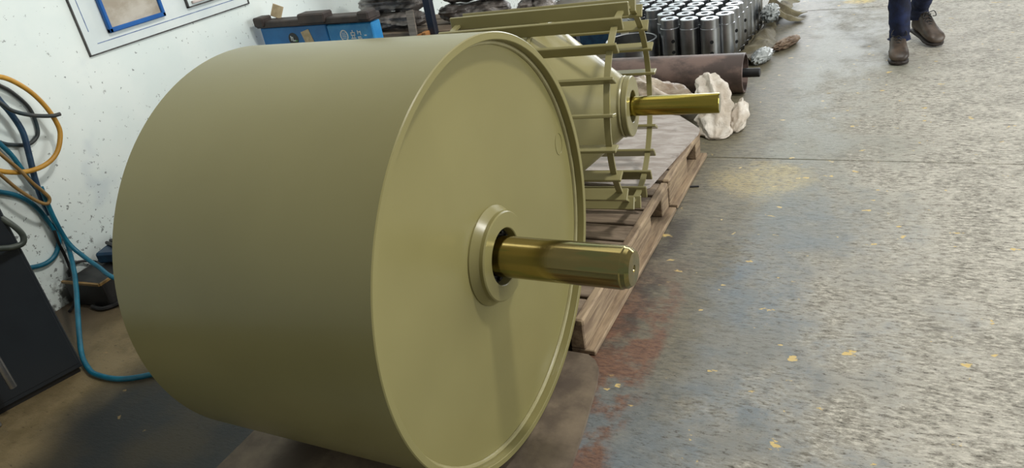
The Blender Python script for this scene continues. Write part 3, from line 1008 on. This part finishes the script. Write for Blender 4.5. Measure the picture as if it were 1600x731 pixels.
# ---------------------------------------------------------------- floor box with cables by the wall
FB = thing('transformer_box', 'small dark box with pale top edge wrapped in black cable by wall', 'box', (-3.175, 1.86, 0), R(4))
MB().cbox((0, -0.03, 0.062), (0.24, 0.42, 0.120), 0.004).build('body', M['black'], FB)
MB().box((0.118, -0.03, 0.124), (0.012, 0.43, 0.010)).box((0, -0.244, 0.124), (0.24, 0.012, 0.010)).build('top_edge', M['hose_tan'], FB)
MB().cbox((-0.02, 0.02, 0.155), (0.13, 0.20, 0.055), 0.01, Matrix.Rotation(R(12), 3, 'Z')).build('blue_cover', M['hose_navy'], FB)
cb = MB()
for i, off in enumerate((-0.085, -0.062, -0.040, -0.016)):
    cb.tube(spline([(0.14, off - 0.02, 0.012), (0.133, off - 0.03, 0.08), (0.124, off - 0.01, 0.142), (0.03, off + 0.05, 0.19 + 0.006 * i), (-0.08, off + 0.09, 0.188)], 6), 0.009, 8)
cb.tube(spline([(0.02, -0.255, 0.011), (0.10, -0.262, 0.011), (0.145, -0.20, 0.011), (0.155, -0.08, 0.011)], 8), 0.010, 8)
cb.build('cable', M['black'], FB)

# ---------------------------------------------------------------- hoses hanging on the wall
def hose(name, mat, pts, r, label, closed=False, cat='hose'):
    o = MB().tube(spline(pts, 8, closed), r, 10, closed).build(name, M[mat], None, 60)
    return tag(o, label, cat)


def wp(l, x=-3.285, dx=0.0):
    return [(x + dx * i / max(1, len(l) - 1), y, z) for i, (y, z) in enumerate(l)]


hose('air_hose', 'hose_yel', [(-3.235, 1.736, 1.029), (-3.235, 1.811, 0.956), (-3.235, 1.855, 0.865), (-3.235, 1.871, 0.772), (-3.235, 1.857, 0.718), (-3.235, 1.811, 0.662), (-3.235, 1.744, 0.637), (-3.235, 1.659, 0.644), (-3.235, 1.568, 0.688), (-3.235, 1.500, 0.766), (-3.235, 1.497, 0.862), (-3.235, 1.563, 0.969), (-3.235, 1.645, 1.032)], 0.0105, 'ochre yellow hose coiled in a wide loop on the wall', True)
hose('air_hose', 'hose_dark', [(-3.212, 1.633, 1.010), (-3.212, 1.678, 0.941), (-3.212, 1.710, 0.894), (-3.212, 1.774, 0.851), (-3.212, 1.848, 0.821), (-3.212, 1.888, 0.815)], 0.0085, 'dark hose whose cut end pokes right past the yellow loop')
hose('air_hose', 'hose_dark', [(-3.308, 1.705, 1.041), (-3.308, 1.759, 0.986), (-3.308, 1.794, 0.943), (-3.308, 1.829, 0.866), (-3.308, 1.827, 0.788), (-3.308, 1.809, 0.745), (-3.308, 1.760, 0.726), (-3.308, 1.698, 0.748), (-3.308, 1.656, 0.777), (-3.308, 1.607, 0.844)], 0.0085, 'dark hose in a small loop inside the yellow loop', True)
hose('air_hose', 'hose_navy', [(-3.262, 1.681, 1.048), (-3.262, 1.707, 0.937), (-3.262, 1.723, 0.884), (-3.262, 1.735, 0.795), (-3.262, 1.718, 0.700), (-3.262, 1.694, 0.592), (-3.262, 1.683, 0.506), (-3.262, 1.684, 0.427)], 0.013, 'thick navy hose running down the wall through the loops')
hose('air_hose', 'hose_blue', [(-3.290, 1.621, 0.839), (-3.290, 1.644, 0.774), (-3.290, 1.667, 0.707), (-3.290, 1.685, 0.595), (-3.290, 1.703, 0.510), (-3.290, 1.704, 0.383), (-3.290, 1.710, 0.265)] +
     [(-3.15, 1.613, .202), (-3.05, 1.536, .164), (-2.95, 1.453, .128), (-2.87, 1.375, .070), (-2.80, 1.313, .020), (-2.70, 1.264, .0125), (-2.623, 1.242, .0125), (-2.498, 1.246, .0125), (-2.391, 1.296, .0125), (-2.28, 1.40, .0125), (-2.20, 1.55, .0125)], 0.0105,
     'teal hose dropping from the wall and curling across floor behind drum')
hose('air_hose', 'hose_blue', [(-3.307, 1.499, 0.627), (-3.307, 1.564, 0.591), (-3.307, 1.625, 0.541), (-3.307, 1.666, 0.474), (-3.307, 1.687, 0.390), (-3.307, 1.695, 0.321), (-3.307, 1.686, 0.277), (-3.307, 1.643, 0.235), (-3.307, 1.591, 0.225), (-3.307, 1.531, 0.241), (-3.307, 1.462, 0.269)], 0.0105, 'teal hose arching on the wall to behind the dark cabinet')
hose('air_hose', 'hose_blue', [(-3.238, 1.689, 0.559), (-3.238, 1.680, 0.421), (-3.238, 1.688, 0.288), (-3.190, 1.697, 0.215), (-3.080, 1.680, 0.177), (-2.950, 1.647, 0.158), (-2.800, 1.690, 0.075), (-2.650, 1.720, 0.013), (-2.500, 1.800, 0.013)], 0.0105, 'teal hose branching right over the small dark box')
hose('air_hose', 'hose_tan', [(-3.215, 1.567, 0.820), (-3.215, 1.589, 0.756), (-3.215, 1.629, 0.667), (-3.215, 1.652, 0.598), (-3.215, 1.678, 0.541), (-3.215, 1.688, 0.506), (-3.215, 1.671, 0.489), (-3.215, 1.640, 0.514), (-3.215, 1.591, 0.591), (-3.215, 1.552, 0.681), (-3.215, 1.523, 0.756)], 0.0075, 'thin tan hose in a narrow loop below the yellow loop', True)
hose('power_cable', 'black', [(-3.30, 1.69, .342), (-3.30, 1.682, .281), (-3.30, 1.682, .214), (-3.29, 1.668, .125), (-3.28, 1.648, .055), (-3.26, 1.60, .012), (-3.22, 1.55, .011)], 0.007, 'thin black cable hanging on the wall beside the dropping teal hose', cat='cable')
hose('power_cable', 'black', [(-3.305, 1.66, .115), (-3.305, 1.668, .138), (-3.305, 1.698, .158), (-3.305, 1.736, .153), (-3.29, 1.786, .125), (-3.285, 1.80, .10)], 0.006, 'short black cable arching on the wall into the small box', cat='cable')
hose('air_hose', 'hose_grey', [(-2.70, 1.16, .60), (-2.698, 1.20, .580), (-2.705, 1.232, .566), (-2.70, 1.264, .564), (-2.70, 1.277, .588), (-2.705, 1.270, .625), (-2.73, 1.256, .668), (-2.78, 1.25, .715), (-2.86, 1.26, .76)], 0.0105, 'grey green hose looping over the dark cabinet corner')

# ---------------------------------------------------------------- worker walking (only boots and shins are in the picture)
PX, PY = 0.04, 5.20
PE = thing('person', 'person in navy trousers and brown lace-up boots walking on concrete floor', 'person', (PX, PY, 0))


def ring(c, rx, ry, n=20, tilt=None, wob=0.0, seed=0):
    out = []
    for i in range(n):
        a = 2 * PI * i / n
        k = 1 + wob * noise.noise(Vector((math.cos(a) * 1.7, math.sin(a) * 1.7, seed * 0.77)))
        v = Vector((rx * k * math.cos(a), ry * k * math.sin(a), 0))
        if tilt is not None:
            v = tilt @ v
        out.append(v + Vector(c))
    return out


def leg_rings(pts, wob=0.22, n=22):
    """pts: (centre, rx, ry) resampled"""
    cs = spline([p[0] for p in pts], 7)
    m = len(cs)
    rs = []
    for i, c in enumerate(cs):
        f = i / (m - 1) * (len(pts) - 1)
        j = min(int(f), len(pts) - 2)
        t = f - j
        rx = pts[j][1] * (1 - t) + pts[j + 1][1] * t
        ry = pts[j][2] * (1 - t) + pts[j + 1][2] * t
        d = (cs[min(i + 1, m - 1)] - cs[max(i - 1, 0)]).normalized()
        q_ = Vector((0, 0, -1)).rotation_difference(d).to_matrix()
        rs.append(ring(c, rx, ry, n, q_, wob * (0.4 + 0.6 * f / (len(pts) - 1)), i * 0.9))
    return rs


hipR, kneeR, ankR = Vector((-0.05, 0.02, 0.90)), Vector((-0.052, -0.13, 0.50)), Vector((-0.032, -0.085, 0.125))
hipL, kneeL, ankL = Vector((0.13, 0.02, 0.90)), Vector((0.125, 0.06, 0.50)), Vector((0.073, 0.255, 0.175))
tr_ = MB()
tr_.loft(leg_rings([(hipR, 0.095, 0.115), ((hipR + kneeR) / 2, 0.085, 0.10), (kneeR, 0.066, 0.078), ((kneeR + ankR) / 2 + Vector((0, .012, 0)), 0.061, 0.073), (ankR + Vector((0, .01, .03)), 0.056, 0.068), (ankR + Vector((0, .012, -.022)), 0.061, 0.074)]))
tr_.loft(leg_rings([(hipL, 0.095, 0.115), ((hipL + kneeL) / 2, 0.085, 0.10), (kneeL, 0.068, 0.078), ((kneeL + ankL) / 2 + Vector((0, .012, 0)), 0.062, 0.072), (ankL + Vector((0, .02, .05)), 0.055, 0.064), (ankL + Vector((-.004, .012, -.045)), 0.060, 0.070)]))
tr_.loft([ring((0.04, 0.02, z), rx, ry) for z, rx, ry in ((0.80, 0.17, 0.10), (0.86, 0.185, 0.115), (0.94, 0.18, 0.115), (1.02, 0.165, 0.105), (1.05, 0.16, 0.10))])
tr_.build('trousers', M['denim'], PE, 60)

# body: one continuous skinned surface under the clothes, with head and hands bare
def skinned(name, verts, edges, radii, mat, parent, root=0, sub=2):
    me = bpy.data.meshes.new(name)
    me.from_pydata(verts, edges, [])
    o = bpy.data.objects.new(name, me)
    COL.objects.link(o)
    o.parent = parent
    me.materials.append(mat)
    md = o.modifiers.new('skin', 'SKIN')
    md.use_smooth_shade = True
    lay = me.skin_vertices[0].data
    for i, r in enumerate(radii):
        lay[i].radius = r if isinstance(r, tuple) else (r, r)
        lay[i].use_root = (i == root)
    sm = o.modifiers.new('subdivision', 'SUBSURF')
    sm.levels = sm.render_levels = sub
    return o


bv = [(0.04, 0.02, 0.95), (0.04, 0.015, 1.10), (0.04, 0.01, 1.28), (0.04, 0.01, 1.42), (0.04, 0.0, 1.50), (0.04, -0.005, 1.565), (0.04, -0.012, 1.63), (0.04, -0.008, 1.70),
      (-0.13, 0.01, 1.40), (-0.17, 0.05, 1.14), (-0.17, 0.02, 0.90),
      (0.21, 0.01, 1.40), (0.25, -0.03, 1.14), (0.24, -0.13, 0.92),
      tuple(hipR * 1.0), tuple(kneeR), tuple(ankR), tuple(hipL), tuple(kneeL), tuple(ankL)]
be = [(0, 1), (1, 2), (2, 3), (3, 4), (4, 5), (5, 6), (6, 7), (3, 8), (8, 9), (9, 10), (3, 11), (11, 12), (12, 13), (0, 14), (14, 15), (15, 16), (0, 17), (17, 18), (18, 19)]
br = [(.13, .10), (.125, .095), (.13, .10), (.09, .075), .050, (.080, .092), (.092, .108), (.078, .096), .042, .038, .028, .042, .038, .028, .07, .034, .018, .07, .034, .018]
body = skinned('body', bv, be, br, M['skin'], PE)
for nm, w_, s_x in (('hand', Vector((-0.17, 0.02, 0.90)), 1), ('hand', Vector((0.24, -0.13, 0.92)), -1)):
    vs = [w_, w_ + Vector((0, -0.008, -0.05)), w_ + Vector((0, -0.014, -0.09))]
    es = [(0, 1), (1, 2)]
    rr = [.026, (.020, .036), (.016, .040)]
    for k_, (dy, ln_) in enumerate(((-0.030, .075), (-0.010, .085), (0.010, .078), (0.029, .060))):
        b_ = len(vs)
        base = w_ + Vector((0, -0.014 + dy, -0.095))
        vs += [base, base + Vector((s_x * .008, 0, -ln_ * .5)), base + Vector((s_x * .024, 0, -ln_ * .95))]
        es += [(2, b_), (b_, b_ + 1), (b_ + 1, b_ + 2)]
        rr += [.010, .009, .008]
    b_ = len(vs)
    vs += [w_ + Vector((s_x * .018, -0.036, -0.055)), w_ + Vector((s_x * .030, -0.052, -0.085))]
    es += [(1, b_), (b_, b_ + 1)]
    rr += [.011, .009]
    skinned(nm, [tuple(v) for v in vs], es, rr, M['skin'], PE, 0, 1)
shirt = MB()
shirt.loft([ring((0.04, 0.015, z), rx, ry, 28, None, 0.05, z * 9) for z, rx, ry in ((0.93, 0.195, 0.130), (1.02, 0.18, 0.125), (1.14, 0.175, 0.122), (1.28, 0.19, 0.128), (1.38, 0.205, 0.125), (1.435, 0.185, 0.112), (1.468, 0.13, 0.095), (1.49, 0.075, 0.08))])
for sx, pa, pb in ((-1, (-0.085, 0.01, 1.405), (-0.178, 0.045, 1.15)), (1, (0.165, 0.01, 1.405), (0.258, -0.025, 1.15))):
    shirt.tube(spline([pa, ((pa[0] + pb[0]) / 2 + sx * 0.012, (pa[1] + pb[1]) / 2, (pa[2] + pb[2]) / 2), pb], 5), [.075, .073, .07, .068, .066, .064, .062, .061, .06, .06, .06], 18)
shirt.build('shirt', M['shirt'], PE, 60)
hr = MB()
hr.loft([ring((0.04, 0.012 + 0.004 * i, z), rx, ry, 24) for i, (z, rx, ry) in enumerate(((1.655, 0.080, 0.092), (1.70, 0.084, 0.100), (1.745, 0.076, 0.092), (1.775, 0.052, 0.064), (1.785, 0.02, 0.025)))])
hr.build('hair', M['hair'], PE, 60)
fc = MB()
fc.loft([ring((0.04, -0.108, 1.632 - 0.012 * i), 0.009 + 0.003 * i, 0.012 + 0.004 * i, 10) for i in range(4)])
for sx in (-0.024, 0.104):
    fc.tube([(sx, 0.01, 1.60), (sx, 0.006, 1.63), (sx, 0.012, 1.655)], [.009, .014, .009], 8)
fc.build('face_features', M['skin'], PE, 60)
ey = MB()
for sx in (0.008, 0.072):
    lump(ey, (sx, -0.098, 1.648), (0.013, 0.010, 0.008), 1, 0.0, 1, 0, 12, 8)
ey.build('eyes', M['hair'], PE)


def boot(toe, heel, lift=0.0):
    toe, heel = Vector(toe), Vector(heel)
    d = toe - heel
    L = d.length
    yaw = math.atan2(d.y, d.x)
    pit = math.asin(max(-1, min(1, -lift / L)))
    fr = Matrix.Translation(heel + Vector((0, 0, lift))) @ Matrix.Rotation(yaw, 4, 'Z') @ Matrix.Rotation(-pit, 4, 'Y')
    def sec(x, w, zt, zb, zo=0):
        n = 20
        pts = []
        for i in range(n):
            a = 2 * PI * i / n
            c, s = math.cos(a), math.sin(a)
            cc = math.copysign(abs(c) ** 0.75, c)
            ss = math.copysign(abs(s) ** 0.75, s)
            pts.append(fr @ Vector((x * L, cc * w, (zt + zb) / 2 + ss * (zt - zb) / 2)))
        return pts
    up = MB()
    up.loft([sec(0.02, 0.030, 0.085, 0.026), sec(0.06, 0.041, 0.135, 0.024), sec(0.16, 0.044, 0.155, 0.024), sec(0.30, 0.044, 0.158, 0.024), sec(0.42, 0.046, 0.135, 0.024),
             sec(0.55, 0.050, 0.108, 0.024), sec(0.70, 0.055, 0.090, 0.024), sec(0.84, 0.055, 0.080, 0.024), sec(0.93, 0.047, 0.070, 0.024), sec(0.98, 0.032, 0.055, 0.026), sec(1.0, 0.014, 0.044, 0.030)])
    o = up.build('boot', M['boot'], None, 60)
    so = MB()
    so.loft([sec(-0.005, 0.026, 0.028, 0.001), sec(0.04, 0.043, 0.029, 0.0), sec(0.30, 0.044, 0.029, 0.0), sec(0.50, 0.047, 0.029, 0.002), sec(0.72, 0.058, 0.029, 0.0), sec(0.88, 0.055, 0.029, 0.0), sec(0.97, 0.037, 0.029, 0.004), sec(1.01, 0.018, 0.028, 0.010)])
    s1 = so.build('sole', M['sole'], o, 40)
    la = MB()
    for i, x in enumerate((0.36, 0.42, 0.48, 0.54)):
        zt = 0.153 - (x - 0.36) * 0.26
        for sg in (1, -1):
            la.tube([fr @ Vector((x * L, -0.026 * sg, zt - 0.006)), fr @ Vector(((x + 0.02) * L, 0, zt + 0.004)), fr @ Vector(((x + 0.04) * L, 0.026 * sg, zt - 0.018))], 0.0032, 6)
    for sg in (1, -1):
        la.tube(spline([fr @ Vector((0.37 * L, 0, 0.158)), fr @ Vector((0.42 * L, 0.030 * sg, 0.175)), fr @ Vector((0.47 * L, 0.042 * sg, 0.148)), fr @ Vector((0.43 * L, 0.026 * sg, 0.142))], 5), 0.0028, 6)
    la.build('laces', M['lace'], o)
    return o


for b_ in (boot((0.018, 4.905, 0.0), (-0.005, 5.185, 0.0)), boot((0.232, 5.275, 0.0), (0.095, 5.515, 0.0), 0.045)):
    b_.parent = PE
    b_.location = (-PX, -PY, 0)
